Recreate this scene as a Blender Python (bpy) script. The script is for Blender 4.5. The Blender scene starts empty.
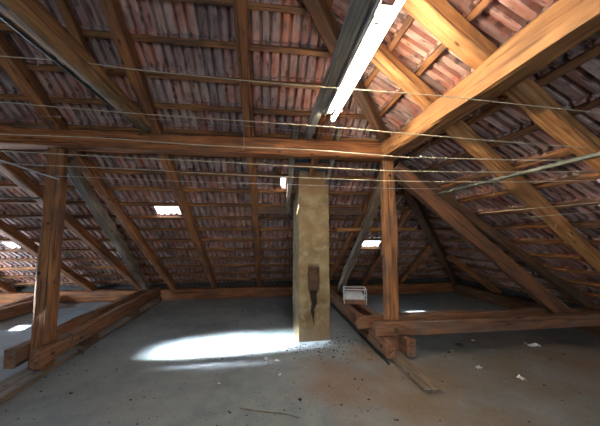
import bpy, bmesh, math, random
from mathutils import Vector, Matrix, noise
R = math.radians
sc = bpy.context.scene
COL = sc.collection
random.seed(7)

# ------------------------------------------------------------ camera
H = 1.6
psi, th = R(7.05), R(4.9)
fw = Vector((math.sin(psi)*math.cos(th), math.cos(psi)*math.cos(th), math.sin(th)))
rt = Vector((math.cos(psi), -math.sin(psi), 0))
up = rt.cross(fw)
cam = bpy.data.cameras.new('camera'); cam.lens = 267/600*36; cam.sensor_width = 36
cam.clip_start = 0.05; cam.clip_end = 200
co = bpy.data.objects.new('camera', cam); COL.objects.link(co)
co.matrix_world = Matrix(((rt.x, up.x, -fw.x, 0), (rt.y, up.y, -fw.y, 0), (rt.z, up.z, -fw.z, H), (0, 0, 0, 1)))
sc.camera = co
# ------------------------------------------------------------ view, world, sun, added daylight lamps
sc.view_settings.view_transform = 'Standard'; sc.view_settings.look = 'None'
sc.view_settings.gamma = 1; sc.view_settings.use_curve_mapping = False
sc.view_settings.exposure = 0.12
w = bpy.data.worlds.new('sky'); sc.world = w; w.use_nodes = True
bg = w.node_tree.nodes['Background']; bg.inputs[0].default_value = (0.72, 0.86, 1.0, 1); bg.inputs[1].default_value = 3.0
sd = Vector((1.15, -0.88, -2.1)).normalized()      # the way the sunlight travels
sun = bpy.data.lights.new('sun', 'SUN'); sun.energy = 70; sun.angle = R(2.5); sun.color = (1, .97, .93)
so = bpy.data.objects.new('sun', sun); COL.objects.link(so); so.location = (-9, 9, 12)
so.rotation_euler = sd.to_track_quat('-Z', 'Y').to_euler()
def area(name, loc, direction, sx, sy, power, colr, spread=180):
    l = bpy.data.lights.new(name, 'AREA'); l.shape = 'RECTANGLE'; l.size = sx; l.size_y = sy
    l.energy = power; l.color = colr; l.spread = R(spread)
    o = bpy.data.objects.new(name, l); COL.objects.link(o); o.location = loc
    o.rotation_euler = Vector(direction).to_track_quat('-Z', 'Z').to_euler()
area('added_front_fill', (-0.3, -4.85, 1.5), (0, 1, -0.35), 3.4, 1.5, 95, (.74, .87, 1.0))  # added ambient fill behind the camera, its window opening is invented
area('added_streak_beam', (-6.85, 3.68, 2.58), (6.3, .44, -2.58), .14, .45, 60, (.86, .94, 1.0), 8.5)  # added narrow beam from off frame that draws the bright floor streak
area('added_low_left_fill', (-6.85, 5.6, .75), (1, 0, 0), 1.1, .55, 150, (.7, .85, 1.0))  # added bluish fill low on the unseen gable, opening made for it

# ------------------------------------------------------------ materials
def nodes(name):
    m = bpy.data.materials.new(name); m.use_nodes = True
    nt = m.node_tree; b = nt.nodes['Principled BSDF']
    return m, nt, b
def N(nt, t, **k):
    n = nt.nodes.new(t)
    for a, v in k.items():
        if a.startswith('i_'):
            n.inputs[a[2:].replace('_', ' ')].default_value = v
        else: setattr(n, a, v)
    return n
def ramp(nt, src, stops):
    r = nt.nodes.new('ShaderNodeValToRGB'); nt.links.new(src, r.inputs[0])
    e = r.color_ramp.elements
    while len(e) < len(stops): e.new(.5)
    for q, (p, c) in zip(e, stops):
        q.position = p; q.color = (*c, 1) if len(c) == 3 else c
    return r.outputs[0]
def mix(nt, f, a, b, mode='MIX'):
    n = nt.nodes.new('ShaderNodeMix'); n.data_type = 'RGBA'; n.blend_type = mode
    for i, v in ((0, f), (6, a), (7, b)):
        if hasattr(v, 'links') or isinstance(v, bpy.types.NodeSocket): nt.links.new(v, n.inputs[i])
        else: n.inputs[i].default_value = v if i == 0 else (*v, 1)
    return n.outputs[2]
def g(v): return (v, v, v)
def wood(name, dark, light, dirt=(.05, .04, .032), dirt_amt=.45, rough=.72, bump=.5):
    m, nt, b = nodes(name); L = nt.links.new
    tc = N(nt, 'ShaderNodeTexCoord'); oi = N(nt, 'ShaderNodeObjectInfo')
    mm = N(nt, 'ShaderNodeVectorMath', operation='MULTIPLY'); L(oi.outputs['Random'], mm.inputs[0]); mm.inputs[1].default_value = (37, 17, 23)
    ad = N(nt, 'ShaderNodeVectorMath', operation='ADD'); L(tc.outputs['Object'], ad.inputs[0]); L(mm.outputs[0], ad.inputs[1])
    def mp(s):
        n = N(nt, 'ShaderNodeMapping'); n.inputs['Scale'].default_value = s; L(ad.outputs[0], n.inputs[0]); return n.outputs[0]
    n1 = N(nt, 'ShaderNodeTexNoise', i_Scale=1.0, i_Detail=8, i_Distortion=1.4); L(mp((1.6, 15, 15)), n1.inputs[0])
    n2 = N(nt, 'ShaderNodeTexNoise', i_Scale=1.0, i_Detail=4); L(mp((2.2, 6, 6)), n2.inputs[0])
    n3 = N(nt, 'ShaderNodeTexNoise', i_Scale=1.0, i_Detail=3); L(mp((.9, 42, 42)), n3.inputs[0])
    base = ramp(nt, n1.outputs[0], [(.3, dark), (.68, light)])
    c = mix(nt, ramp(nt, n3.outputs[0], [(.34, g(.9)), (.43, g(0))]), base, tuple(v*.35 for v in dark))
    c = mix(nt, ramp(nt, n2.outputs[0], [(.46, g(0)), (.66, g(dirt_amt))]), c, dirt)
    # knots
    vo = N(nt, 'ShaderNodeTexVoronoi', i_Scale=1.0); L(mp((3.2, 8, 8)), vo.inputs[0])
    c = mix(nt, ramp(nt, vo.outputs['Distance'], [(.06, g(.9)), (.14, g(0))]), c, tuple(v*.18 for v in dark))
    hv = N(nt, 'ShaderNodeHueSaturation'); L(c, hv.inputs['Color'])
    mr = N(nt, 'ShaderNodeMapRange'); L(oi.outputs['Random'], mr.inputs[0]); mr.inputs[3].default_value = .82; mr.inputs[4].default_value = 1.15
    L(mr.outputs[0], hv.inputs['Value']); L(hv.outputs[0], b.inputs['Base Color'])
    b.inputs['Roughness'].default_value = rough
    bp = N(nt, 'ShaderNodeBump', i_Strength=bump, i_Distance=.012); L(n1.outputs[0], bp.inputs['Height']); L(bp.outputs[0], b.inputs['Normal'])
    return m
M = {}
M['purlin'] = wood('orange_fir', (.16, .050, .014), (.46, .17, .05), dirt_amt=.5)
M['gold'] = wood('golden_fir', (.23, .085, .022), (.54, .265, .095), dirt=(.16, .08, .03), dirt_amt=.6)
M['post'] = wood('brown_post_timber', (.13, .050, .018), (.38, .165, .06), dirt_amt=.6)
M['rafter'] = wood('brown_rafter_timber', (.15, .052, .018), (.44, .175, .06), dirt_amt=.55)
M['batten'] = wood('batten_wood', (.13, .05, .018), (.44, .19, .065), dirt_amt=.65)
M['dark'] = wood('dark_old_timber', (.06, .026, .013), (.19, .085, .035), dirt_amt=.6)
M['brace'] = wood('brown_brace_timber', (.08, .033, .015), (.24, .10, .045), dirt_amt=.55)
M['grey'] = wood('weathered_grey_timber', (.12, .09, .065), (.34, .27, .20), dirt_amt=.55)
M['board'] = wood('light_grey_board', (.26, .23, .19), (.40, .36, .30), dirt=(.16, .14, .12), dirt_amt=.5)
M['log'] = wood('barky_log', (.16, .08, .03), (.55, .29, .11), dirt=(.12, .10, .07), dirt_amt=.95, bump=1.0)
M['sill'] = wood('sill_timber', (.11, .045, .02), (.32, .155, .08), dirt=(.17, .14, .12), dirt_amt=.6)
M['plank'] = wood('dusty_plank', (.11, .085, .065), (.26, .21, .16), dirt=(.08, .065, .05), dirt_amt=.6)
def flat(name, c, rough=.6, metal=0, var=.25, sc_=14):
    m, nt, b = nodes(name); tc = N(nt, 'ShaderNodeTexCoord')
    n = N(nt, 'ShaderNodeTexNoise', i_Scale=sc_, i_Detail=4); nt.links.new(tc.outputs['Object'], n.inputs[0])
    nt.links.new(ramp(nt, n.outputs[0], [(.3, tuple(v*(1-var) for v in c)), (.7, tuple(min(1, v*(1+var)) for v in c))]), b.inputs['Base Color'])
    b.inputs['Roughness'].default_value = rough; b.inputs['Metallic'].default_value = metal
    return m
M['wire'] = flat('line_cord', (.46, .40, .28), .6)
M['wire_thin'] = flat('thin_grey_line', (.42, .42, .42), .4)
M['cable'] = flat('black_cable', (.035, .045, .05), .4)
M['gcable'] = flat('grey_cable', (.4, .41, .42), .45)
M['iron'] = flat('rusty_iron', (.10, .065, .045), .55, .6)
M['white'] = flat('white_plastic', (.75, .76, .76), .4, 0, .08)
M['galv'] = flat('galvanised_tin', (.45, .46, .47), .38, .8)
M['paper'] = flat('white_paper', (.8, .8, .78), .8, 0, .1)
M['rodgreen'] = flat('green_grey_pole', (.14, .145, .11), .5)
M['lead'] = flat('blue_grey_lead', (.10, .14, .19), .5, .3)
M['card'] = flat('brown_cardboard', (.25, .13, .08), .8)
M['mortar'] = flat('mortar_dirt', (.22, .17, .14), .95, 0, .4)
M['crumb'] = flat('dirt_crumbs', (.05, .045, .04), .9, 0, .4)
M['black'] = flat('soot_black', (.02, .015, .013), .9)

def m_tile():
    m, nt, b = nodes('clay_tile'); L = nt.links.new
    at = N(nt, 'ShaderNodeAttribute', attribute_name='tile_colour')
    uv = N(nt, 'ShaderNodeTexCoord')
    def mp(s):
        n = N(nt, 'ShaderNodeMapping'); n.inputs['Scale'].default_value = s; L(uv.outputs['UV'], n.inputs[0]); return n.outputs[0]
    n1 = N(nt, 'ShaderNodeTexNoise', i_Scale=1., i_Detail=5); L(mp((15, 3, 1)), n1.inputs[0])
    n2 = N(nt, 'ShaderNodeTexNoise', i_Scale=1., i_Detail=4); L(mp((5, 5, 1)), n2.inputs[0])
    n3 = N(nt, 'ShaderNodeTexNoise', i_Scale=1., i_Detail=5); L(mp((24, 6, 1)), n3.inputs[0])
    c = mix(nt, ramp(nt, n1.outputs[0], [(.38, g(.05)), (.68, g(.75))]), at.outputs['Color'], (.55, .44, .40))
    c = mix(nt, ramp(nt, n3.outputs[0], [(.56, g(0)), (.66, g(.8))]), c, (.06, .035, .03))
    c = mix(nt, ramp(nt, n2.outputs[0], [(.5, g(0)), (.72, g(.6))]), c, (.17, .13, .12))
    L(c, b.inputs['Base Color']); b.inputs['Roughness'].default_value = .85
    bp = N(nt, 'ShaderNodeBump', i_Strength=.4, i_Distance=.01); L(n1.outputs[0], bp.inputs['Height']); L(bp.outputs[0], b.inputs['Normal'])
    return m
M['tile'] = m_tile()
def m_floor():
    m, nt, b = nodes('dusty_screed'); L = nt.links.new
    tc = N(nt, 'ShaderNodeTexCoord')
    def nz(s, d=5, dist=0):
        n = N(nt, 'ShaderNodeTexNoise', i_Scale=s, i_Detail=d, i_Distortion=dist); L(tc.outputs['Object'], n.inputs[0]); return n.outputs[0]
    c = mix(nt, ramp(nt, nz(.9, 6, .4), [(.35, g(0)), (.65, g(1))]), (.145, .19, .225), (.25, .295, .33))
    c = mix(nt, ramp(nt, nz(6, 8), [(.38, g(0)), (.7, g(.55))]), c, (.32, .36, .38))
    # brown damp and rust stains
    for p, r, k, cc in (((1.6, 2.6), 1.3, .9, (.20, .15, .10)), ((2.8, 2.9), 2.0, .85, (.17, .14, .11)), ((.9, 3.0), .8, .75, (.24, .16, .12)), ((4.2, 3.4), 1.6, .8, (.2, .13, .09)), ((1.45, 3.6), .5, .9, (.27, .19, .12))):
        gm = N(nt, 'ShaderNodeVectorMath', operation='DISTANCE'); L(tc.outputs['Object'], gm.inputs[0]); gm.inputs[1].default_value = (*p, 0)
        ad = N(nt, 'ShaderNodeMath', operation='MULTIPLY_ADD'); L(nz(2.2, 6), ad.inputs[0]); ad.inputs[1].default_value = r*1.6; 
        L(gm.outputs['Value'], ad.inputs[2])
        c = mix(nt, ramp(nt, ad.outputs[0], [(0, g(k)), (.0001, g(k)), (1, g(0))]) if False else _ramp_range(nt, ad.outputs[0], r*.8, r*1.7, k), c, cc)
    c = mix(nt, ramp(nt, nz(28, 3), [(.62, g(0)), (.7, g(.75))]), c, (.085, .08, .075))
    c = mix(nt, ramp(nt, nz(70, 2), [(.66, g(0)), (.72, g(.6))]), c, (.4, .4, .38))
    L(c, b.inputs['Base Color'])
    L(ramp(nt, nz(3), [(.3, g(.42)), (.7, g(.7))]), b.inputs['Roughness'])
    bp = N(nt, 'ShaderNodeBump', i_Strength=.35, i_Distance=.02); L(nz(9, 8), bp.inputs['Height']); L(bp.outputs[0], b.inputs['Normal'])
    return m
def _ramp_range(nt, src, a, b_, k):
    r = N(nt, 'ShaderNodeMapRange'); nt.links.new(src, r.inputs[0])
    r.inputs[1].default_value = a; r.inputs[2].default_value = b_; r.inputs[3].default_value = k; r.inputs[4].default_value = 0
    return r.outputs[0]
M['floor'] = m_floor()
def m_plaster():
    m, nt, b = nodes('chimney_plaster'); L = nt.links.new
    tc = N(nt, 'ShaderNodeTexCoord')
    def nz(s, d=5):
        n = N(nt, 'ShaderNodeTexNoise', i_Scale=s, i_Detail=d); L(tc.outputs['Object'], n.inputs[0]); return n.outputs[0]
    c = mix(nt, ramp(nt, nz(3, 6), [(.35, g(0)), (.65, g(1))]), (.17, .115, .05), (.36, .28, .145))
    c = mix(nt, ramp(nt, nz(8, 6), [(.5, g(0)), (.75, g(.7))]), c, (.46, .41, .30))
    c = mix(nt, ramp(nt, nz(2, 7), [(.52, g(0)), (.62, g(.55))]), c, (.24, .11, .05))
    # soot run below the little door (object coords: x across, z up)
    sx = N(nt, 'ShaderNodeSeparateXYZ'); L(tc.outputs['Object'], sx.inputs[0])
    def math_(op, a, b2, c2=None):
        n = N(nt, 'ShaderNodeMath', operation=op)
        for i, v in enumerate((a, b2, c2)):
            if v is None: continue
            if isinstance(v, bpy.types.NodeSocket): L(v, n.inputs[i])
            else: n.inputs[i].default_value = v
        return n.outputs[0]
    dx = math_('ABSOLUTE', math_('ADD', sx.outputs[0], math_('MULTIPLY_ADD', nz(9), .10, -.035)), 0)
    # half width grows from 0 at z=.3 to .08 at z=.8
    hw = math_('MINIMUM', math_('MULTIPLY_ADD', sx.outputs[2], .13, -.03), .09)
    dd = math_('SUBTRACT', dx, hw)
    soot = _ramp_range(nt, dd, -.012, .015, 1.0)
    below = _ramp_range(nt, sx.outputs[2], 1.10, 1.18, 1)
    front = _ramp_range(nt, sx.outputs[1], -.2, -.1, 1)
    c = mix(nt, math_('MULTIPLY', math_('MULTIPLY', soot, below), front), c, (.016, .010, .008))
    # grey dusty foot with crumbled plaster
    foot = _ramp_range(nt, math_('MULTIPLY_ADD', nz(7), .35, sx.outputs[2]), .2, .45, .6)
    c = mix(nt, foot, c, (.30, .26, .19))
    L(c, b.inputs['Base Color']); b.inputs['Roughness'].default_value = .9
    bp = N(nt, 'ShaderNodeBump', i_Strength=.6, i_Distance=.015); L(nz(14, 8), bp.inputs['Height']); L(bp.outputs[0], b.inputs['Normal'])
    return m
M['plaster'] = m_plaster()
def m_brick():
    m, nt, b = nodes('rough_brick'); tc = N(nt, 'ShaderNodeTexCoord')
    br = N(nt, 'ShaderNodeTexBrick', i_Scale=4.5); nt.links.new(tc.outputs['Object'], br.inputs[0])
    br.inputs[1].default_value = (.26, .12, .08, 1); br.inputs[2].default_value = (.2, .1, .07, 1); br.inputs[3].default_value = (.3, .27, .23, 1)
    nt.links.new(br.outputs[0], b.inputs['Base Color']); b.inputs['Roughness'].default_value = .9
    return m
M['brick'] = m_brick()
def m_emit(name, c, s):
    m, nt, b = nodes(name); b.inputs['Emission Color'].default_value = (*c, 1); b.inputs['Emission Strength'].default_value = s
    b.inputs['Base Color'].default_value = (.9, .9, .9, 1); return m
M['tube'] = m_emit('lit_tube', (1, .84, .64), 125)
def m_glass():
    m = bpy.data.materials.new('cloudy_glass'); m.use_nodes = True; nt = m.node_tree; nt.nodes.clear()
    o = N(nt, 'ShaderNodeOutputMaterial'); t = N(nt, 'ShaderNodeBsdfTransparent'); t.inputs[0].default_value = (.93, .97, 1, 1)
    gl = N(nt, 'ShaderNodeBsdfGlossy'); gl.inputs[1].default_value = .15
    tr = N(nt, 'ShaderNodeBsdfTranslucent'); tr.inputs[0].default_value = (.85, .9, .95, 1)
    a = N(nt, 'ShaderNodeMixShader'); a.inputs[0].default_value = .08; b2 = N(nt, 'ShaderNodeMixShader'); b2.inputs[0].default_value = .15
    nt.links.new(t.outputs[0], a.inputs[1]); nt.links.new(gl.outputs[0], a.inputs[2])
    nt.links.new(a.outputs[0], b2.inputs[1]); nt.links.new(tr.outputs[0], b2.inputs[2]); nt.links.new(b2.outputs[0], o.inputs[0])
    return m
M['glass'] = m_glass()

# ------------------------------------------------------------ helpers
def tag(o, label=None, cat=None, group=None, kind=None):
    if label: o['label'] = label
    if cat: o['category'] = cat
    if group: o['group'] = group
    if kind: o['kind'] = kind
    return o
def link(name, me, mat, parent=None, mw=None):
    o = bpy.data.objects.new(name, me); COL.objects.link(o)
    if mat and not me.materials: me.materials.append(mat)
    if mw is not None: o.matrix_world = mw
    if parent:
        o.parent = parent; o.matrix_parent_inverse = Matrix()
        if mw is not None: o.matrix_local = parent.matrix_world.inverted() @ mw
    return o
def frame(p0, p1, upv=(0, 0, 1)):
    p0, p1 = Vector(p0), Vector(p1); x = (p1-p0).normalized(); upv = Vector(upv)
    if abs(x.dot(upv)) > .99: upv = Vector((0, 1, 0))
    y = upv.cross(x).normalized(); z = x.cross(y)
    m = Matrix((x, y, z)).transposed().to_4x4(); m.translation = p0; return m
def beam_mesh(L, w, h, wob=.006, wane=.012, seg=.18, seed=0, taper=1.0):
    """squared timber along +x, hewn edges, gently uneven"""
    bm = bmesh.new(); n = max(2, int(L/seg)); rings = []
    prof = []
    for sx, sy in ((-1, -1), (1, -1), (1, 1), (-1, 1)):
        cx, cy = sx*(w/2-wane), sy*(h/2-wane); a0 = math.atan2(sy, sx)
        for da in (-R(45), 0, R(45)):
            prof.append((cx+wane*math.cos(a0+da)*1.15, cy+wane*math.sin(a0+da)*1.15))
    for i in range(n+1):
        t = i/n*L; k = 1+(taper-1)*i/n; ring = []
        for j, (a, b) in enumerate(prof):
            q = noise.noise(Vector((t*1.3+seed*7.1, (j//3)*3.7, seed*1.3)))*wob*1.6
            q2 = noise.noise(Vector((t*3.3, j*1.9, seed*2.3+9)))*wob*.6
            s = noise.noise(Vector((t*.35+seed, 3.3, 0)))*wob*1.2
            f = 1+(q+q2)/max(min(w, h)/2, .02)
            ring.append(bm.verts.new((t, a*f*k+s, b*f*k)))
        rings.append(ring)
    m = len(prof)
    for i in range(n):
        for j in range(m):
            bm.faces.new((rings[i][j], rings[i][(j+1) % m], rings[i+1][(j+1) % m], rings[i+1][j]))
    bm.faces.new(rings[0][::-1]); bm.faces.new(rings[-1])
    bmesh.ops.recalc_face_normals(bm, faces=bm.faces[:])
    me = bpy.data.meshes.new('timber'); bm.to_mesh(me); bm.free(); return me
_s = [0]
def beam(name, p0, p1, w, h, mat, label=None, cat='beam', group=None, upv=(0, 0, 1), parent=None, wob=.006, wane=.012, taper=1.0):
    _s[0] += 1
    L = (Vector(p1)-Vector(p0)).length
    o = link(name, beam_mesh(L, w, h, wob, min(wane, w*.2, h*.2), seed=_s[0], taper=taper), M[mat], parent, frame(p0, p1, upv))
    if label: tag(o, label, cat, group)
    return o
def log(name, p0, p1, r, mat, label=None, cat='log', r1=None, wob=.08, parent=None):
    _s[0] += 1; sd_ = _s[0]
    L = (Vector(p1)-Vector(p0)).length; r1 = r1 or r; bm = bmesh.new(); n = max(3, int(L/.12)); rings = []
    for i in range(n+1):
        t = i/n*L; rr = r+(r1-r)*i/n; ring = []
        ox = noise.noise(Vector((t*.5, sd_, 0)))*r*.35; oy = noise.noise(Vector((t*.5, 5, sd_)))*r*.3
        for j in range(14):
            a = j/14*2*math.pi
            q = 1+noise.noise(Vector((t*1.6, math.cos(a)*1.2+sd_, math.sin(a)*1.2)))*wob*1.6
            ring.append(bm.verts.new((t, ox+math.cos(a)*rr*q, oy+math.sin(a)*rr*q)))
        rings.append(ring)
    for i in range(n):
        for j in range(14):
            f = bm.faces.new((rings[i][j], rings[i][(j+1) % 14], rings[i+1][(j+1) % 14], rings[i+1][j])); f.smooth = True
    bm.faces.new(rings[0][::-1]); bm.faces.new(rings[-1]); bmesh.ops.recalc_face_normals(bm, faces=bm.faces[:])
    me = bpy.data.meshes.new('log'); bm.to_mesh(me); bm.free()
    o = link(name, me, M[mat], parent, frame(p0, p1))
    if label: tag(o, label, cat)
    return o
def tube_mesh(pts, r, sides=6):
    """pts in local coords"""
    bm = bmesh.new(); rings = []; pts = [Vector(p) for p in pts]
    for i, p in enumerate(pts):
        d = (pts[min(i+1, len(pts)-1)]-pts[max(i-1, 0)]).normalized()
        u = Vector((0, 0, 1)) if abs(d.z) < .9 else Vector((0, 1, 0))
        a = d.cross(u).normalized(); b = a.cross(d)
        rings.append([bm.verts.new(p+a*math.cos(k/sides*2*math.pi)*r+b*math.sin(k/sides*2*math.pi)*r) for k in range(sides)])
    for i in range(len(rings)-1):
        for j in range(sides):
            f = bm.faces.new((rings[i][j], rings[i][(j+1) % sides], rings[i+1][(j+1) % sides], rings[i+1][j])); f.smooth = True
    bm.faces.new(rings[0][::-1]); bm.faces.new(rings[-1]); bmesh.ops.recalc_face_normals(bm, faces=bm.faces[:])
    me = bpy.data.meshes.new('tube'); bm.to_mesh(me); bm.free(); return me
def tube(name, pts, r, mat, label=None, cat=None, group=None, parent=None, sides=6):
    o0 = Vector(pts[0]); o = link(name, tube_mesh([Vector(p)-o0 for p in pts], r, sides), M[mat], parent, Matrix.Translation(o0))
    if label: tag(o, label, cat, group)
    return o
def smooth_path(ctrl, n=10):
    out = []; c = [Vector(p) for p in ctrl]; c = [c[0]*2-c[1]]+c+[c[-1]*2-c[-2]]
    for i in range(1, len(c)-2):
        for k in range(n):
            t = k/n; a, b, d, e = c[i-1], c[i], c[i+1], c[i+2]
            out.append(.5*((2*b)+(d-a)*t+(2*a-5*b+4*d-e)*t*t+(3*b-a-3*d+e)*t**3))
    out.append(c[-2]); return out
def box_mesh(boxes, bev=.003):
    bm = bmesh.new()
    for (x0, y0, z0, x1, y1, z1) in boxes:
        r = bmesh.ops.create_cube(bm, size=1)
        bmesh.ops.scale(bm, vec=(x1-x0, y1-y0, z1-z0), verts=r['verts'])
        bmesh.ops.translate(bm, vec=((x0+x1)/2, (y0+y1)/2, (z0+z1)/2), verts=r['verts'])
    if bev: bmesh.ops.bevel(bm, geom=bm.edges[:], offset=bev, segments=1, affect='EDGES')
    me = bpy.data.meshes.new('box'); bm.to_mesh(me); bm.free(); return me
def boxes(name, bx, mat, parent=None, loc=(0, 0, 0), rot=0, bev=.003, label=None, cat=None, group=None, kind=None):
    mw = Matrix.Translation(loc) @ Matrix.Rotation(rot, 4, 'Z')
    o = link(name, box_mesh(bx, bev), M[mat], parent, mw)
    return tag(o, label, cat, group, kind)
def cyl(name, p0, p1, r, mat, parent=None, sides=16, label=None, cat=None):
    return tube(name, [p0, p1], r, mat, label, cat, None, parent, sides)
def empty(name, loc, label, cat, group=None):
    o = bpy.data.objects.new(name, None); COL.objects.link(o); o.matrix_world = Matrix.Translation(loc); o.empty_display_size = .1
    return tag(o, label, cat, group)

# ------------------------------------------------------------ geometry of the place
SL = .70; CS = 1/math.sqrt(1+SL*SL); SN = SL*CS
XP, YP = 1.7, 3.6                       # purlin lines
ZR = 2.86                               # underside of rafters above the purlin line
ZB = ZR+.17                             # underside of battens
ZT = ZB+.055                            # tiles
EAVE = 4.0                              # run from purlin to eave
YRIDGE = -.5
def zb(d, base): return base-SL*d       # d: distance outwards from purlin line
# ---- floor
me = bpy.data.meshes.new('floor'); bm = bmesh.new()
nx, ny = 60, 60
vs = [[bm.verts.new((-7.2+13.2*i/nx, -5.2+13.0*j/ny, 0)) for j in range(ny+1)] for i in range(nx+1)]
for i in range(nx):
    for j in range(ny): bm.faces.new((vs[i][j], vs[i+1][j], vs[i+1][j+1], vs[i][j+1]))
bm.to_mesh(me); bm.free()
fl = link('floor', me, M['floor']); tag(fl, 'grey blue dusty screed attic floor', 'floor', kind='structure')

# ---- tiled slopes (structure)
TW, TCR = .21, .303/CS                  # tile width, course along slope
PAL = [(.46, .17, .11), (.38, .14, .10), (.52, .23, .16), (.30, .14, .12), (.40, .25, .22), (.22, .11, .10), (.50, .30, .24), (.56, .21, .12)]
def slope(name, A, a, u, n, length, courses, clips, skips, label):
    """A: eave corner; a: along the eave; u: up the slope; n: outward normal"""
    A, a, u, n = Vector(A), Vector(a).normalized(), Vector(u).normalized(), Vector(n).normalized()
    bm = bmesh.new(); uvl = bm.loops.layers.uv.new('uv'); cl = bm.loops.layers.float_color.new('tile_colour')
    prof = [(-.03, .0), (.02, .002), (.06, .05), (.14, .062), (.20, .05), (.25, .004), (.36, .0), (.48, .004), (.53, .05), (.60, .062), (.68, .05), (.73, .004), (.86, .0), (1.03, .0)]
    rnd = random.Random(hash(name) % 1000 if False else len(name))
    def P(s, t, hh): return A+a*s+u*t+n*hh
    def quad(vv, uvs, c):
        f = bm.faces.new(vv)
        for l, q in zip(f.loops, uvs): l[uvl].uv = q; l[cl] = (*c, 1)
    for k in range(courses):
        for i in range(int(length/TW)):
            if (k, i) in skips: continue
            s0 = i*TW; t0 = (k-.25)*TCR; t1 = (k+1.02)*TCR
            c0 = rnd.choice(PAL); f = rnd.uniform(.7, 1.2); c = tuple(v*f for v in c0)
            j1, j2, j3 = rnd.uniform(-.004, .004), rnd.uniform(-.004, .004), rnd.uniform(-.012, .012)
            pts = [(s0+x*TW, z) for x, z in prof]
            lo = [bm.verts.new(P(s, t0, z+.040+j1)) for s, z in pts]
            hi = [bm.verts.new(P(s, t1+j3+rnd.uniform(-.008, .008), z+.002+j2)) for s, z in pts]
            lip = [bm.verts.new(P(s, t1+j3, z+.018+j2)) for s, z in pts]
            for q in range(len(pts)-1):
                quad((lo[q], lo[q+1], hi[q+1], hi[q]), ((pts[q][0], t0), (pts[q+1][0], t0), (pts[q+1][0], t1), (pts[q][0], t1)), c)
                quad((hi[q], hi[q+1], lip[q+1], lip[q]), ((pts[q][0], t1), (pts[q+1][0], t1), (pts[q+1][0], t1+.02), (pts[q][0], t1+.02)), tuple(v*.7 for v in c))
            # hanging lugs and mortar crumbs just above the batten
            for q in range(rnd.choice((1, 2, 2, 3))):
                ls = s0+rnd.uniform(.02, TW-.03); lw = rnd.uniform(.012, .035); lh = rnd.uniform(.018, .042); lt = t1-rnd.uniform(.01, .05)
                b0 = [bm.verts.new(P(ls+dx*lw, lt-dy*rnd.uniform(.02, .05), .018)) for dx, dy in ((0, 0), (1, 0), (1, 1), (0, 1))]
                top = bm.verts.new(P(ls+lw*.5, lt-.01, .015-lh))
                for e in range(4): quad((b0[e], b0[(e+1) % 4], top), ((ls, lt),)*3, tuple(v*.9 for v in c))
    for co_, no_ in clips:
        bmesh.ops.bisect_plane(bm, geom=bm.verts[:]+bm.edges[:]+bm.faces[:], plane_co=co_, plane_no=no_, clear_outer=True)
    me = bpy.data.meshes.new(name); bm.to_mesh(me); bm.free()
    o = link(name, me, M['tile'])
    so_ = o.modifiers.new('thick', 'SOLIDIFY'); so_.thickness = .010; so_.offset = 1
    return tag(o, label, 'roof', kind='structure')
def lid(name, vv, mat, label, th_=.02):
    bm = bmesh.new(); f = bm.faces.new([bm.verts.new(v) for v in vv]); bmesh.ops.recalc_face_normals(bm, faces=[f])
    ext = bmesh.ops.extrude_face_region(bm, geom=[f]); bmesh.ops.translate(bm, vec=(0, 0, th_), verts=[v for v in ext['geom'] if isinstance(v, bmesh.types.BMVert)])
    bmesh.ops.recalc_face_normals(bm, faces=bm.faces[:])
    me = bpy.data.meshes.new(name); bm.to_mesh(me); bm.free(); return tag(link(name, me, M[mat]), label, 'roof', kind='structure')
YE = YP+EAVE; XE = XP+EAVE
hipn = Vector((1, -1, 0)).normalized()
BX0 = -7.04
def back_ti(x, y): return (int(((YE-y)/CS)/TCR), int((x-BX0)/TW))
def right_ti(x, y): return (int(((XE-x)/CS)/TCR), int((y+5.0)/TW))
def cell_back(k, i): return Vector((BX0+(i+.5)*TW, YE-(k+.45)*TCR*CS, 0))
sk_back = []
for x, y in ((-1.9, 5.02), (-1.69, 5.02), (2.34, 5.90), (2.55, 5.90), (-5.02, 5.85)): sk_back.append(back_ti(x, y))
sk_right = [right_ti(3.12, 2.05), right_ti(3.45, 2.25)]
gap_back = [back_ti(.2, 4.4)]
chim = set()
for k in range(3, 16):
    for i in range(30, 42):
        c = cell_back(k, i)
        if .52 < c.x < .93 and 4.25 < c.y < 4.65: chim.add((k, i))
ncb = int((YE-YRIDGE)/CS/TCR)+1
slope('ceiling_back', (BX0, YE, zb(EAVE, ZT)), (1, 0, 0), (0, -CS, SN), (0, SN, CS), 12.6, ncb,
      [(Vector((XP, YP, 0)), hipn), (Vector((0, YRIDGE, 0)), Vector((0, -1, 0)))], set(sk_back)|set(gap_back)|chim, 'underside of back roof slope, rows of red clay tiles')
slope('ceiling_right', (XE, -5.0, zb(EAVE, ZT)), (0, 1, 0), (-CS, 0, SN), (SN, 0, CS), 12.6, ncb,
      [(Vector((XP, YP, 0)), -hipn), (Vector((XP, 2*YRIDGE-YP, 0)), Vector((-1, -1, 0)))], set(sk_right), 'underside of right roof slope, rows of red clay tiles')
zr = ZT+SL*(YP-YRIDGE); xr = XP-(YP-YRIDGE)
yf = -5.0; zf = zr-SL*(YRIDGE-yf)
lid('ceiling_front', [(-7, YRIDGE, zr+.03), (xr, YRIDGE, zr+.03), (xr+(YRIDGE-yf), yf, zf+.03), (-7, yf, zf+.03)], 'tile', 'front roof slope behind the camera')
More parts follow.
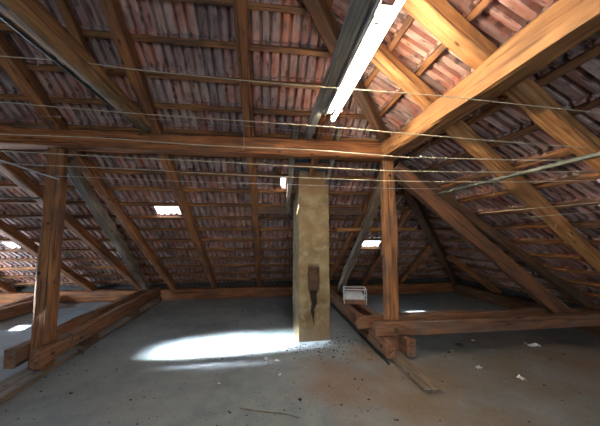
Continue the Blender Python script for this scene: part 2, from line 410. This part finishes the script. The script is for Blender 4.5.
# ---- outer walls
def wall(name, quads, mat, label):
    bm = bmesh.new()
    for q in quads: bm.faces.new([bm.verts.new(v) for v in q])
    me = bpy.data.meshes.new(name); bm.to_mesh(me); bm.free(); o = link(name, me, M[mat])
    s = o.modifiers.new('t', 'SOLIDIFY'); s.thickness = .18; s.offset = 0
    return tag(o, label, 'wall', kind='structure')
def rz(y): return ZT+.06-SL*(y-YP) if y > YRIDGE else zr+.06-SL*(YRIDGE-y)
X0 = -7.0
def colq(y0, y1, z0=0, z1=None):
    return [(X0, y0, z0), (X0, y1, z0), (X0, y1, rz(y1) if z1 is None else z1), (X0, y0, rz(y0) if z1 is None else z1)]
# gable: added upper light opening y 3.05..3.52 z 2.25..3.0 ; added low light opening y 5.05..6.15, z .45...05
wall('wall_left', [colq(-5, YRIDGE), colq(YRIDGE, 3.4), colq(3.4, 3.95, 0, 2.30), colq(3.95, 5.0), colq(5.0, 6.2, 0, .45), colq(5.0, 6.2, 1.05, None) if False else [(X0, 5.0, 1.05), (X0, 6.2, 1.05), (X0, 6.2, rz(6.2)), (X0, 5.0, rz(5.0))], colq(6.2, YE)], 'brick', 'brick gable wall left of the frame')
wall('wall_front', [[(-7, yf, 0), (-2.2, yf, 0), (-2.2, yf, zf+.1), (-7, yf, zf+.1)], [(1.6, yf, 0), (6, yf, 0), (6, yf, zf+.1), (1.6, yf, zf+.1)],
     [(-2.2, yf, 0), (1.6, yf, 0), (1.6, yf, .6), (-2.2, yf, .6)], [(-2.2, yf, 2.4), (1.6, yf, 2.4), (1.6, yf, zf+.1), (-2.2, yf, zf+.1)]], 'brick', 'brick wall behind the camera')
rw = random.Random(5)
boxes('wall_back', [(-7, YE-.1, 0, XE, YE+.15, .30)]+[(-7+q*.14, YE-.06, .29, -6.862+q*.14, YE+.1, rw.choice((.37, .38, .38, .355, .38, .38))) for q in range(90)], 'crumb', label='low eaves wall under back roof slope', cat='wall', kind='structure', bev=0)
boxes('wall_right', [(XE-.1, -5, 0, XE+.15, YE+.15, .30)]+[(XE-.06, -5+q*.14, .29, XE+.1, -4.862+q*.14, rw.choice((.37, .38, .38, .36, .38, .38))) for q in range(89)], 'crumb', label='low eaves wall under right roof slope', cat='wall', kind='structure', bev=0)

# ------------------------------------------------------------ glass tiles in the roof
def glass_tile(cell, side, label):
    k, i = cell
    if side == 'back': A, a, u, n = Vector((BX0, YE, zb(EAVE, ZT))), Vector((1, 0, 0)), Vector((0, -CS, SN)), Vector((0, SN, CS))
    else: A, a, u, n = Vector((XE, -5.0, zb(EAVE, ZT))), Vector((0, 1, 0)), Vector((-CS, 0, SN)), Vector((SN, 0, CS))
    o0 = A+a*(i*TW)+u*(k*TCR)
    bm = bmesh.new(); g_ = []
    for t in (-.2, 1.0):
        g_.append([bm.verts.new(a*(x*TW)+u*(t*TCR)+n*(z*.6+(.036 if t < 0 else .006))) for x, z in ((0, .004), (.15, .02), (.35, .024), (.5, .006), (.65, .024), (.85, .02), (1, .004))])
    for q in range(6): bm.faces.new((g_[0][q], g_[0][q+1], g_[1][q+1], g_[1][q]))
    me = bpy.data.meshes.new('glass_tile'); bm.to_mesh(me); bm.free()
    o = link('glass_roof_tile', me, M['glass'], None, Matrix.Translation(o0))
    s = o.modifiers.new('t', 'SOLIDIFY'); s.thickness = .006
    return tag(o, label, 'skylight')
glass_tile(sk_back[0], 'back', 'left of the two bright glass roof tiles beside the long rafter')
glass_tile(sk_back[1], 'back', 'right of the two bright glass roof tiles, touching the long rafter')
glass_tile(sk_back[2], 'back', 'bright low glass roof tile right beside the grey brace, left of two')
glass_tile(sk_back[3], 'back', 'bright low glass roof tile close to the right post, right of two')
glass_tile(sk_back[4], 'back', 'bright glass roof tile low at the far left edge')
glass_tile(sk_right[0], 'right', 'glowing glass roof tile at the right edge, upper of two')
glass_tile(sk_right[1], 'right', 'glowing glass roof tile at the right edge, lower of two')

hip_pts = [(XP+q, YP+q, zb(q, ZT)+.14) for q in (-4.0, -2, 0, 2, 4.05)]
tag(link('trim_1', tube_mesh(hip_pts, .14, 12), M['tile']), 'row of ridge tiles covering the hip outside', 'roof', kind='structure')
beam('added_gap_board', (.155, 4.66, zb(1.06, ZT)+.02), (.155, 4.2, zb(.6, ZT)+.02), .12, .02, 'dark', 'small added dark board half closing the gap left of the chimney', 'board', upv=(0, SN, CS), wane=.003)  # board added to narrow the gap and shrink the sun spot it lets in
# ------------------------------------------------------------ battens
ORD = ['lowest', 'second', 'third', 'fourth', 'fifth', 'sixth', 'seventh', 'eighth', 'ninth', 'tenth', 'eleventh', 'twelfth', 'thirteenth', 'fourteenth', 'fifteenth', 'sixteenth', 'seventeenth', 'eighteenth', 'nineteenth', 'twentieth', 'twenty-first', 'twenty-second', 'twenty-third', 'twenty-fourth']
bh, bw = .05, .055
for k in range(1, 22):
    y = YE-k*.303+.02; d = y-YP; z = zb(d, ZB)+.022/CS*1.0
    xh = XP+d-.05
    if y < 1.6: break
    o = beam('roof_batten', (-6.85, y, z), (min(xh, 5.4), y, z), bw, bh, 'batten', 'tile batten across the back slope, %s up from the eave' % ORD[k-1], 'roof batten', 'back slope battens', upv=(0, SN, CS), wob=.004, wane=.006)
for k in range(1, 22):
    x = XE-k*.303+.02; d = x-XP; z = zb(d, ZB)+.022/CS
    yh = YP+d-.05
    if x < -.5: break
    o = beam('roof_batten', (x, -1.0, z), (x, min(yh, 7.3), z), bw, bh, 'batten', 'tile batten along the right slope, %s up from the eave' % ORD[k-1], 'roof batten', 'right slope battens', upv=(SN, 0, CS), wob=.006, wane=.008)

# ------------------------------------------------------------ purlins and logs
tie = beam('purlin', (-6.8, YP, 2.80), (XP+.12, YP, 2.80), .20, .215, 'purlin', 'long orange horizontal purlin crossing above both posts', 'beam', wob=.012, wane=.018)
beam('purlin', (XP-.0, YP+.1, 3.015-.215), (XP-.0, -3.5, 2.80), .20, .215, 'gold', 'golden hewn purlin running from right post towards the camera, upper right', 'beam', wob=.02, wane=.028)
log('roof_log', (-1.53, 3.60, 2.995), (-1.50, -2.5, 3.04), .088, 'log', 'rough round bark log coming from the long purlin, upper left', 'log', .13, wob=.12)

# ------------------------------------------------------------ rafters
rh = .135; rv = rh/2/CS
def back_rafter(x, y0, y1, w_, mat, label, h=rh, grp=None, dz=0, x1=None):
    zc = lambda y: zb(y-YP, ZB)-h/2/CS+dz
    return beam('rafter', (x if x1 is None else x1, y1, zc(y1)), (x, y0, zc(y0)), w_, h, mat, label, 'rafter', grp, upv=(0, SN, CS), wob=.01, wane=.018)
def right_rafter(y, x0, x1, w_, mat, label, h=rh, dz=0, y1=None):
    zc = lambda x: zb(x-XP, ZB)-h/2/CS+dz
    return beam('rafter', (x1, y if y1 is None else y1, zc(x1)), (x0, y, zc(x0)), w_, h, mat, label, 'rafter', upv=(SN, 0, CS), wob=.012, wane=.03)
YB = YE-.12
back_rafter(-6.15, 1, YB, .13, 'rafter', 'rafter at the left edge, its foot lit orange')
back_rafter(-5.25, 1, YB, .13, 'rafter', 'dark rafter left of the left post, running into the left edge', x1=-4.3)
back_rafter(-4.12, .5, YB, .12, 'rafter', 'rafter passing right behind the left post', x1=-3.15)
back_rafter(-2.80, .3, YB, .12, 'rafter', 'rafter just right of the left brace, foot at the sill end', x1=-2.38)
back_rafter(-1.88, .3, 3.2, .07, 'gold', 'short golden rafter piece crossing behind the bark log', h=.1)
back_rafter(-1.51, 0, YB, .125, 'rafter', 'long rafter beside the bright glass tile', x1=-1.36)
back_rafter(-.32, -.3, YB, .12, 'rafter', 'almost upright long rafter left of the chimney', x1=-.18)
back_rafter(.36, 3.42, 4.85, .08, 'grey', 'grey trimmer rafter at left side of the chimney')
back_rafter(.97, 3.42, 4.85, .06, 'grey', 'thin grey trimmer rafter at right side of the chimney')
back_rafter(.70, 3.3, 4.12, .085, 'rafter', 'short rafter stub ending white above the chimney front')
back_rafter(1.87, 4.05, YB, .09, 'purlin', 'reddish jack rafter right of the chimney', x1=1.66)
back_rafter(2.74, 4.75, YB, .11, 'rafter', 'jack rafter behind the right post, beside the low glass tile')
back_rafter(3.84, 5.85, YB, .12, 'rafter', 'short jack rafter low right of the right post')
right_rafter(.75, -.9, XE-.12, .13, 'gold', 'golden rafter in the top right corner')
right_rafter(1.67, .1, XE-.12, .15, 'gold', 'thick rounded golden rafter crossing above the right purlin, upper of two', y1=2.0)
right_rafter(2.33, .86, XE-.12, .14, 'gold', 'golden rafter from the lamp down to the right edge', y1=3.12)
right_rafter(3.86, 2.15, XE-.12, .12, 'dark', 'dark rafter behind the long right brace')
right_rafter(5.95, 4.3, XE-.12, .11, 'rafter', 'short jack rafter low on the right slope')
# hip rafter
zc = lambda d: zb(d, ZB)-.10
hd0, hd1 = -3.4, EAVE-.15
beam('hip_rafter', (XP+hd1, YP+hd1, zc(hd1)), (XP+hd0, YP+hd0, zc(hd0)), .13, .17, 'dark', 'dark hip rafter where the two tiled slopes meet', 'rafter', wob=.012, wane=.02)
# chimney headers
boxes('header_board', [(-.20, 4.80, zb(4.86-YP, ZB)-.155, 1.92, 4.93, zb(4.86-YP, ZB)-.03)], 'dark', label='dark wide board crossing behind the chimney between rafters', cat='board')
beam('header_board', (.32, 3.98, zb(3.98-YP, ZB)-.09), (1.01, 3.98, zb(3.98-YP, ZB)-.09), .05, .07, 'purlin', 'short reddish crosspiece just above the chimney front', 'board')

# ------------------------------------------------------------ plates
beam('wall_plate', (-6.85, 7.3, .125), (5.3, 7.3, .125), .2, .25, 'purlin', 'long reddish wall plate lying along the back eave', 'beam', wob=.01, wane=.02)
beam('wall_plate', (5.4, -4.5, .125), (5.4, 7.15, .125), .2, .25, 'dark', 'dark wall plate lying along the right eave', 'beam', wob=.01, wane=.02)

# ------------------------------------------------------------ left frame
lp = empty('timber_post', (-2.645, 3.66, .06), 'rough brown post standing in the left pair of sills', 'post')
beam('post_shaft', (-2.645, 3.66, .06), (-2.625, 3.66, 2.70), .185, .16, 'post', upv=(0, 1, 0), parent=lp, wob=.009, wane=.03, taper=.9)
cyl('peg', (-2.63, 3.59, 1.75), (-2.63, 3.565, 1.75), .016, 'iron', lp, 10); cyl('peg', (-2.68, 3.59, 1.16), (-2.68, 3.57, 1.16), .018, 'black', lp, 10)
def sill_pair(xs, y0s, y1, z0, z1, wd, mat, labs, dx=0):
    for x, y0, lb in zip(xs, y0s, labs):
        e = empty('sill_beam', (x, y0, z0), lb, 'beam')
        beam('timber', (x, y0, (z0+z1)/2), (x+dx, y1, (z0+z1)/2), wd, z1-z0, mat, parent=e, wob=.008, wane=.014)
        for yy in (y0+.14, y0+.62):
            s = -1 if x < (xs[0]+xs[1])/2 else 1
            c = s*wd/2
            cyl('bolt', (x+c, yy, (z0+z1)/2), (x+c+s*.022, yy, (z0+z1)/2), .02, 'iron', e, 8)
sill_pair((-2.785, -2.49), (3.42, 3.38), 7.0, .155, .355, .11, 'sill', ('left sill beam clamping the left post, outer one', 'left sill beam clamping the left post, near right one with a loop of cable'), dx=-.12)
beam('floor_plank', (-2.60, .9, .03), (-2.68, 7.0, .03), .30, .055, 'plank', 'dark plank on the floor running under the left sills', 'plank', wane=.006)
for yy in (4.4, 5.7, 6.8):
    boxes('packing_block', [(-.19, -.06, 0, .19, .06, .096)], 'dark', loc=(-2.66, yy, .0585), label='dark packing block under the left sills, %s' % {4.4: 'nearest to the post', 5.7: 'middle one', 6.8: 'farthest from the post'}[yy], cat='block')
beam('brace', (-2.64, 3.82, 2.60), (-2.76, 6.72, .40), .13, .14, 'grey', 'grey sloping brace from the left post to the far sill end', 'brace', wob=.01, wane=.018)
sill_pair((-5.25, -4.95), (3.2, 3.2), 7.1, .02, .22, .13, 'sill', ('far left floor sill at the left edge, outer one of two', 'far left floor sill at the left edge, inner one of two'))
# loop of cable round the sill
pts = [(-2.43+.02*math.sin(a*2), 3.55+.10*math.cos(a)*.6+.12, .24+.16*math.sin(a)) for a in [i/16*2*math.pi for i in range(14)]]
pts = [(-2.50+.08*math.cos(i/18*2*math.pi)*1.0, 3.80+.04*math.sin(i/18*4*math.pi), .255+.13*math.sin(i/18*2*math.pi)) for i in range(18)]
tube('cable_loop', pts, .006, 'cable', 'black cable looped around the left sill beam', 'cable')
tube('cable_end', smooth_path([(-2.9, 3.1, .30), (-3.05, 3.05, .24), (-3.3, 3.1, .2), (-3.8, 3.2, .1), (-4.3, 3.3, .012)]), .006, 'cable', 'thin black cable running from the left sills to the left edge', 'cable')

# ------------------------------------------------------------ right frame
rp = empty('timber_post', (XP+.02, 3.66, .06), 'orange brown post standing in the right crossing of sills', 'post')
beam('post_shaft', (XP+.04, 3.66, .06), (XP+.03, 3.66, 2.70), .165, .15, upv=(0, 1, 0), mat='post', parent=rp, wob=.012, wane=.02)
cyl('peg', (XP+.04, 3.59, 2.46), (XP+.04, 3.57, 2.46), .02, 'black', rp, 10)
sill_pair((1.57, 1.86), (3.33, 3.37), 6.75, .06, .27, .115, 'sill', ('right sill beam clamping the right post, left one of the pair', 'right sill beam clamping the right post, right one of the pair'))
tb = empty('tie_beam', (1.42, 3.5, .28), 'front reddish tie beam from the right post to the right edge', 'beam')
beam('timber', (1.42, 3.50, .375), (5.3, 3.50, .375), .12, .17, 'sill', parent=tb, wob=.008)
cyl('bolt', (1.70, 3.44, .37), (1.70, 3.425, .37), .03, 'iron', tb, 10); cyl('bolt', (1.70, 3.435, .37), (1.70, 3.41, .37), .012, 'iron', tb, 6)
beam('tie_beam', (1.30, 3.82, .375), (5.3, 3.82, .375), .12, .16, 'sill', 'rear tie beam behind the right post', 'beam', wob=.008)
beam('brace', (1.80, 3.80, 2.62), (1.79, 6.4, .34), .13, .13, 'grey', 'grey bark-edged brace behind the right post going down left', 'brace', wob=.02, wane=.03)
beam('brace', (1.84, 3.66, 2.60), (4.55, 3.66, .36), .13, .21, 'brace', 'long brown brace from the right post down to the tie beam', 'brace', wob=.01)
beam('cross_bar', (1.24, 4.7, 1.71), (2.95, 5.05, 1.74), .04, .07, 'gold', 'thin golden crossbar passing behind the right post', 'bar', wob=.01)
beam('floor_plank', (1.71, 2.66, .025), (1.63, 6.9, .025), .19, .04, 'plank', 'grey dusty plank on the floor sticking out under the right sills', 'plank', wane=.006)
tube('floor_cable', smooth_path([(1.52, 3.3, .014), (1.51, 4.2, .014), (1.50, 5.4, .014), (1.48, 6.9, .014)]), .014, 'cable', 'dark blue cable along the left side of the right plank', 'cable')

# ------------------------------------------------------------ chimney
CX, CY = .72, 4.445
ch = empty('chimney', (CX, CY, 0), 'yellowish plastered square chimney with a soot-stained cleaning hatch', 'chimney')
def chim_mesh():
    bm = bmesh.new(); hw, hd, top = .243, .28, 3.6; ns = 28; rings = []
    for i in range(ns+1):
        z = i/ns*top; ring = []
        for (x, y) in [(-1, -1), (-.5, -1), (0, -1), (.5, -1), (1, -1), (1, -.33), (1, .33), (1, 1), (.5, 1), (0, 1), (-.5, 1), (-1, 1), (-1, .33), (-1, -.33)]:
            q = noise.noise(Vector((x*2, y*2, z*2.2)))*.008
            ring.append(bm.verts.new((x*(hw+q), y*(hd+q), z)))
        rings.append(ring)
    m = 14
    for i in range(ns):
        for j in range(m): bm.faces.new((rings[i][j], rings[i][(j+1) % m], rings[i+1][(j+1) % m], rings[i+1][j]))
    bm.faces.new(rings[0][::-1]); bm.faces.new(rings[-1]); bmesh.ops.recalc_face_normals(bm, faces=bm.faces[:])
    me = bpy.data.meshes.new('chimney'); bm.to_mesh(me); bm.free(); return me
link('shaft', chim_mesh(), M['plaster'], ch, Matrix.Translation((CX, CY, 0)))
hx, hz = CX-.01, .94
fr = boxes('hatch_frame', [(-.085, -.02, -.18, -.062, .02, .18), (.062, -.02, -.18, .085, .02, .18), (-.085, -.02, .158, .085, .02, .18), (-.085, -.02, -.18, .085, .02, -.158)], 'iron', ch, loc=(hx, CY-.288, hz))
hd_ = boxes('hatch_door', [(-.062, 0, -.158, -.022, .014, .158), (-.019, 0, -.158, .02, .014, .158), (.023, 0, -.158, .062, .014, .158), (-.06, -.006, .06, .06, .002, .085)], 'dark', ch, loc=(hx, CY-.295, hz))
cyl('hatch_handle', (hx+.04, CY-.295, hz-.02), (hx+.04, CY-.32, hz-.02), .009, 'iron', hd_, 8)
def lump(name, loc, r, mat, seed, label=None, cat=None, squash=.6, parent=None, group=None):
    bm = bmesh.new(); bmesh.ops.create_icosphere(bm, subdivisions=2, radius=1)
    for v in bm.verts:
        q = 1+noise.noise(v.co*1.3+Vector((seed, seed*2, 0)))*.7
        v.co = Vector((v.co.x*r*q, v.co.y*r*q*.8, max(-.3, v.co.z)*r*q*squash+.3*r*squash))
    me = bpy.data.meshes.new('lump'); bm.to_mesh(me); bm.free()
    o = link(name, me, M[mat], parent, Matrix.Translation(loc)); return tag(o, label, cat, group)
fz = lambda y: zb(y-YP, ZB)-.012
lid('ceiling_flashing', [(CX-.33, 3.72, fz(3.72)), (CX+.25, 3.72, fz(3.72)), (CX+.25, 4.15, fz(4.15)), (CX-.33, 4.15, fz(4.15))], 'lead', 'blue grey metal sheet closing the roof in front of the chimney', .006)

ch.rotation_euler.z = R(4)
# ------------------------------------------------------------ lamp on its board
LX = .545
beam('lamp_board', (LX, 3.62, 2.97), (LX-.02, -1.5, 2.97), .085, .11, 'board', 'grey board carrying the fluorescent lamp', 'board', wane=.006)
fx = empty('fluorescent_lamp', (.71, 2.1, 2.93), 'bright fluorescent strip lamp with two lit tubes', 'lamp')
boxes('housing', [(.592, 1.1, 2.89, .615, 2.72, 2.985)], 'galv', fx, bev=.004)
boxes('reflector', [(.612, 1.4, 2.955, .76, 2.70, 2.967), (.613, 1.4, 2.89, .620, 2.70, 2.96)], 'white', fx, bev=.002)
for x, y0, y1 in ((.650, 1.45, 2.66), (.725, 1.12, 2.86)):
    cyl('tube', (x, y0+.03, 2.905), (x, y1-.03, 2.905), .020, 'tube', fx, 14)
    for yy in (y0, y1):
        boxes('tube_holder', [(x-.016, yy-.012, 2.885, x+.016, yy+.012, 2.96)], 'white', fx)
tube('supply_wire', smooth_path([(.80, 2.72, 2.96), (.78, 2.85, 2.98), (.74, 3.0, 2.95), (.69, 3.15, 2.97)]), .005, 'gcable', parent=fx)

# ------------------------------------------------------------ lines and cables
def ray(px, py): return (fw*267+rt*(px-300)-up*(py-213)).normalized()
def at_y(px, py, Y):
    d = ray(px, py); return Vector((0, 0, H))+d*(Y/d.y)
def on_line(px, py, A, B):
    d = ray(px, py); ex, ey = B[0]-A[0], B[1]-A[1]
    t = (A[0]*ey-A[1]*ex)/(d.x*ey-d.y*ex); return Vector((0, 0, H))+d*t
LN = [('clothes_line', (-3.0, 2.5), (2.6, 1.45), [(-60, 51), (0, 56), (77, 62), (140, 70), (240, 80), (333, 88), (430, 95), (515, 104), (610, 114)], .0035, 'wire', 'topmost pale line stretched across the room, crossing the lamp'),
      ('clothes_line', (-4, 3.3), (2.8, 1.7), [(-60, 98), (0, 102), (58, 107), (130, 113), (200, 118), (330, 127), (400, 133), (520, 143), (610, 149)], .0042, 'wire', 'pale line stretched just above the long purlin'),
      ('clothes_line', (-4, 3.42), (2.95, 1.85), [(-60, 131), (0, 134), (100, 138), (200, 145), (310, 150), (400, 157), (421, 157.5), (520, 160), (610, 160)], .005, 'wire', 'bright line stretched across the face of the long purlin'),
      ('clothes_line', (-4, 3.44), (3.0, 1.95), [(-60, 148), (0, 151), (60, 154), (130, 158), (200, 161), (310, 167), (400, 171), (520, 172), (610, 171)], .0048, 'wire', 'bright line just below the long purlin'),
      ('clothes_line', (-4, 3.46), (3.0, 2.0), [(-60, 158), (20, 164), (60, 166), (130, 169), (200, 173), (310, 178), (400, 181), (500, 182), (610, 180)], .004, 'wire', 'pale line crossing the top of the chimney'),
      ('clothes_line', (-4, 3.5), (3.0, 3.5), [(55, 176), (130, 179), (200, 182), (290, 184.5), (379, 188), (450, 189)], .003, 'wire_thin', 'thin grey line, lowest, ending past the right post'),
      ('clothes_line', (-4, 3.3), (3.0, 3.3), [(40, 116), (130, 118), (200, 122), (300, 131), (380, 140)], .0022, 'wire_thin', 'very thin grey line close over the long purlin')]
for nm, A_, B_, pp, r, mt, lb in LN:
    o = tube(nm, smooth_path([on_line(a, b, A_, B_) for a, b in pp], 6), r, mt, lb, 'clothes line')
    if 'face of' in lb: lump('knot', on_line(421, 157.5, A_, B_), .014, 'paper', 3, parent=o, squash=1)
p = [(-6.5, 3.35, 3.2-.1), at_y(0, 160, 3.35), at_y(30, 170, 3.38), at_y(55, 178, 3.46), at_y(59, 179, 3.47)]
tube('electric_cable', smooth_path([at_y(-50, 145, 3.35)]+p[1:], 6), .010, 'gcable', 'thick grey cable slanting to the left post', 'cable')
cyl('iron_rod', at_y(-50, 197, 3.9), at_y(56, 198.5, 3.72), .013, 'rodgreen', None, 8, 'dark green rod reaching the left post from the left edge', 'rod')
lx0 = -1.52
tube('log_cable', smooth_path([(lx0-.13, 3.0, 2.97), (lx0-.14, 2.4, 2.97), (lx0-.155, 1.7, 2.975), (lx0-.165, .8, 2.98), (lx0-.165, -.6, 2.98)]), .013, 'cable', 'dark cable running along the lower side of the bark log', 'cable')
beam('long_pole', (2.45, 3.7, 2.21), (2.47, -.5, 2.21), .03, .03, 'rodgreen' , 'thin greenish pole hung under the right slope', 'pole', wane=.01)
for nm, a, b, r, lb in (('thin_wire', (480, 213, 2.6), (610, 201.5, 1.9), .003, 'thin white wire at the right edge, upper of two'), ('thin_wire', (520, 218, 2.4), (610, 210.5, 1.95), .003, 'thin white wire at the right edge, lower of two')):
    tube(nm, [at_y(*a), at_y(*b)], r, 'wire', lb, 'wire')
for (px, y0, y1, Y, lb) in ((429.5, 140, 158, 3.0, 'short wire hook hanging above the right post, beside it'), (493.5, 175, 196, 2.6, 'short white wire hook hanging from the green pole'), (555.5, 216, 229, 2.7, 'short wire hook hanging near the right edge'), (38, 55, 66, 2.5, 'bent wire hook by the bark log'), (243.5, 122, 150, 3.3, 'thin wire hook hanging before the upright rafter')):
    tube('wire_hook', [at_y(px-1, y0, Y), at_y(px, y0+.5, Y), at_y(px+.6, y1-2, Y), at_y(px-1, y1, Y)], .0028, 'wire', lb, 'hook')

# ------------------------------------------------------------ crate on the right sills
cr = empty('wire_crate', (1.73, 5.25, .272), 'small white wire crate lying on the far part of the right sills', 'crate')
cr.matrix_world = Matrix.Translation((1.76, 5.3, .272)) @ Matrix.Rotation(R(-14), 4, 'Z')
def cpart(name, bx, mat, bev=.002, parent=cr):
    return link(name, box_mesh(bx, bev), M[mat], parent, cr.matrix_world.copy())
cpart('base', [(-.21, -.14, 0, .21, .14, .09)], 'card')
cpart('rim', [(-.22, -.15, .27, .22, -.135, .29), (-.22, .135, .27, .22, .15, .29), (-.22, -.15, .27, -.205, .15, .29), (.205, -.15, .27, .22, .15, .29)], 'white')
cpart('rail', [(-.22, -.15, .09, .22, -.14, .105), (-.22, .14, .09, .22, .15, .105), (-.22, -.15, .17, .22, -.142, .18)], 'white')
for sx in (-.213, .213):
    for sy in (-.143, .143): cpart('corner_post', [(sx-.008, sy-.008, 0, sx+.008, sy+.008, .28)], 'white')
cpart('paper_stack', [(-.19, -.12, .09, .18, .12, .15), (-.18, -.11, .15, .15, .11, .20)], 'paper')

# ------------------------------------------------------------ things on the floor
def on_floor(px, py):
    d = ray(px, py); return Vector((0, 0, H))+d*(-H/d.z)
tube('stick', smooth_path([on_floor(240, 409)+Vector((0, 0, .008)), on_floor(262, 413)+Vector((0, 0, .012)), on_floor(285, 415)+Vector((0, 0, .009)), on_floor(300, 419)+Vector((0, 0, .008))]), .0045, 'plank', 'thin brown stick lying on the floor in the foreground', 'stick')
def scrap(px, py, s, label, seed):
    p = on_floor(px, py); rnd = random.Random(seed); bm = bmesh.new(); n = 4
    g_ = [[bm.verts.new(((i/n-.5)*s*2*rnd.uniform(.8, 1.1), (j/n-.5)*s*1.3*rnd.uniform(.8, 1.1), .003+abs(noise.noise(Vector((i*.6, j*.6, seed))))*s*.9)) for j in range(n+1)] for i in range(n+1)]
    for i in range(n):
        for j in range(n): bm.faces.new((g_[i][j], g_[i+1][j], g_[i+1][j+1], g_[i][j+1]))
    me = bpy.data.meshes.new('scrap'); bm.to_mesh(me); bm.free()
    o = link('paper_scrap', me, M['paper'], None, Matrix.Translation(p) @ Matrix.Rotation(seed*1.3, 4, 'Z')); m = o.modifiers.new('t', 'SOLIDIFY'); m.thickness = .002; m.offset = 1
    tag(o, label, 'scrap')
for i, (px, py, s, lb) in enumerate([(266, 359, .03, 'small white scrap in front of the chimney, left of a pair'), (277, 361, .025, 'small white scrap in front of the chimney, right of a pair'), (280, 375, .02, 'tiny white scrap below the pair before the chimney'),
     (298, 344, .02, 'white crumb at the foot of the chimney'), (479, 368, .035, 'white scrap on the brown floor right of the plank'), (521, 379, .04, 'white scrap, rightmost of the two on the right floor'),
     (533, 346, .09, 'large crumpled white scrap near the tie beam at right'), (473, 341, .03, 'white scrap just below the tie beam'), (219, 384, .015, 'tiny white scrap left on the foreground floor'), (452, 351, .02, 'tiny white scrap between the plank end and the tie beam')]):
    scrap(px, py, s, lb, i+1)
lump('dark_clod', on_floor(80, 354), .045, 'crumb', 5, 'dark clod beside the left plank', 'clod', 1.2)
lump('dark_clod', on_floor(300, 400), .02, 'crumb', 8, 'small dark clod on the middle foreground floor', 'clod', .6)
lump('dark_clod', on_floor(459, 345), .07, 'crumb', 9, 'flat dark clod below the tie beam', 'clod', .3)
# crumbs nobody could count
bm = bmesh.new(); rnd = random.Random(3)
for q in range(900):
    x, y = rnd.uniform(-3.2, 5), rnd.uniform(1.6, 6.8)
    if rnd.random() < .3: x, y = rnd.gauss(.7, .5), rnd.gauss(3.95, .25)
    if .45 < x < .98 and 4.1 < y < 4.7: continue
    s = rnd.uniform(.003, .009)*(1.8 if rnd.random() < .07 else 1)
    r = bmesh.ops.create_icosphere(bm, subdivisions=1, radius=s)
    bmesh.ops.scale(bm, vec=(rnd.uniform(.7, 2), rnd.uniform(.7, 1.6), .6), verts=r['verts'])
    bmesh.ops.translate(bm, vec=(x, y, s*.4), verts=r['verts'])
me = bpy.data.meshes.new('crumbs'); bm.to_mesh(me); bm.free()
tag(link('floor_crumbs', me, M['crumb']), 'loose dirt crumbs strewn over the floor', 'dirt', kind='stuff')
bpy.context.view_layer.update()
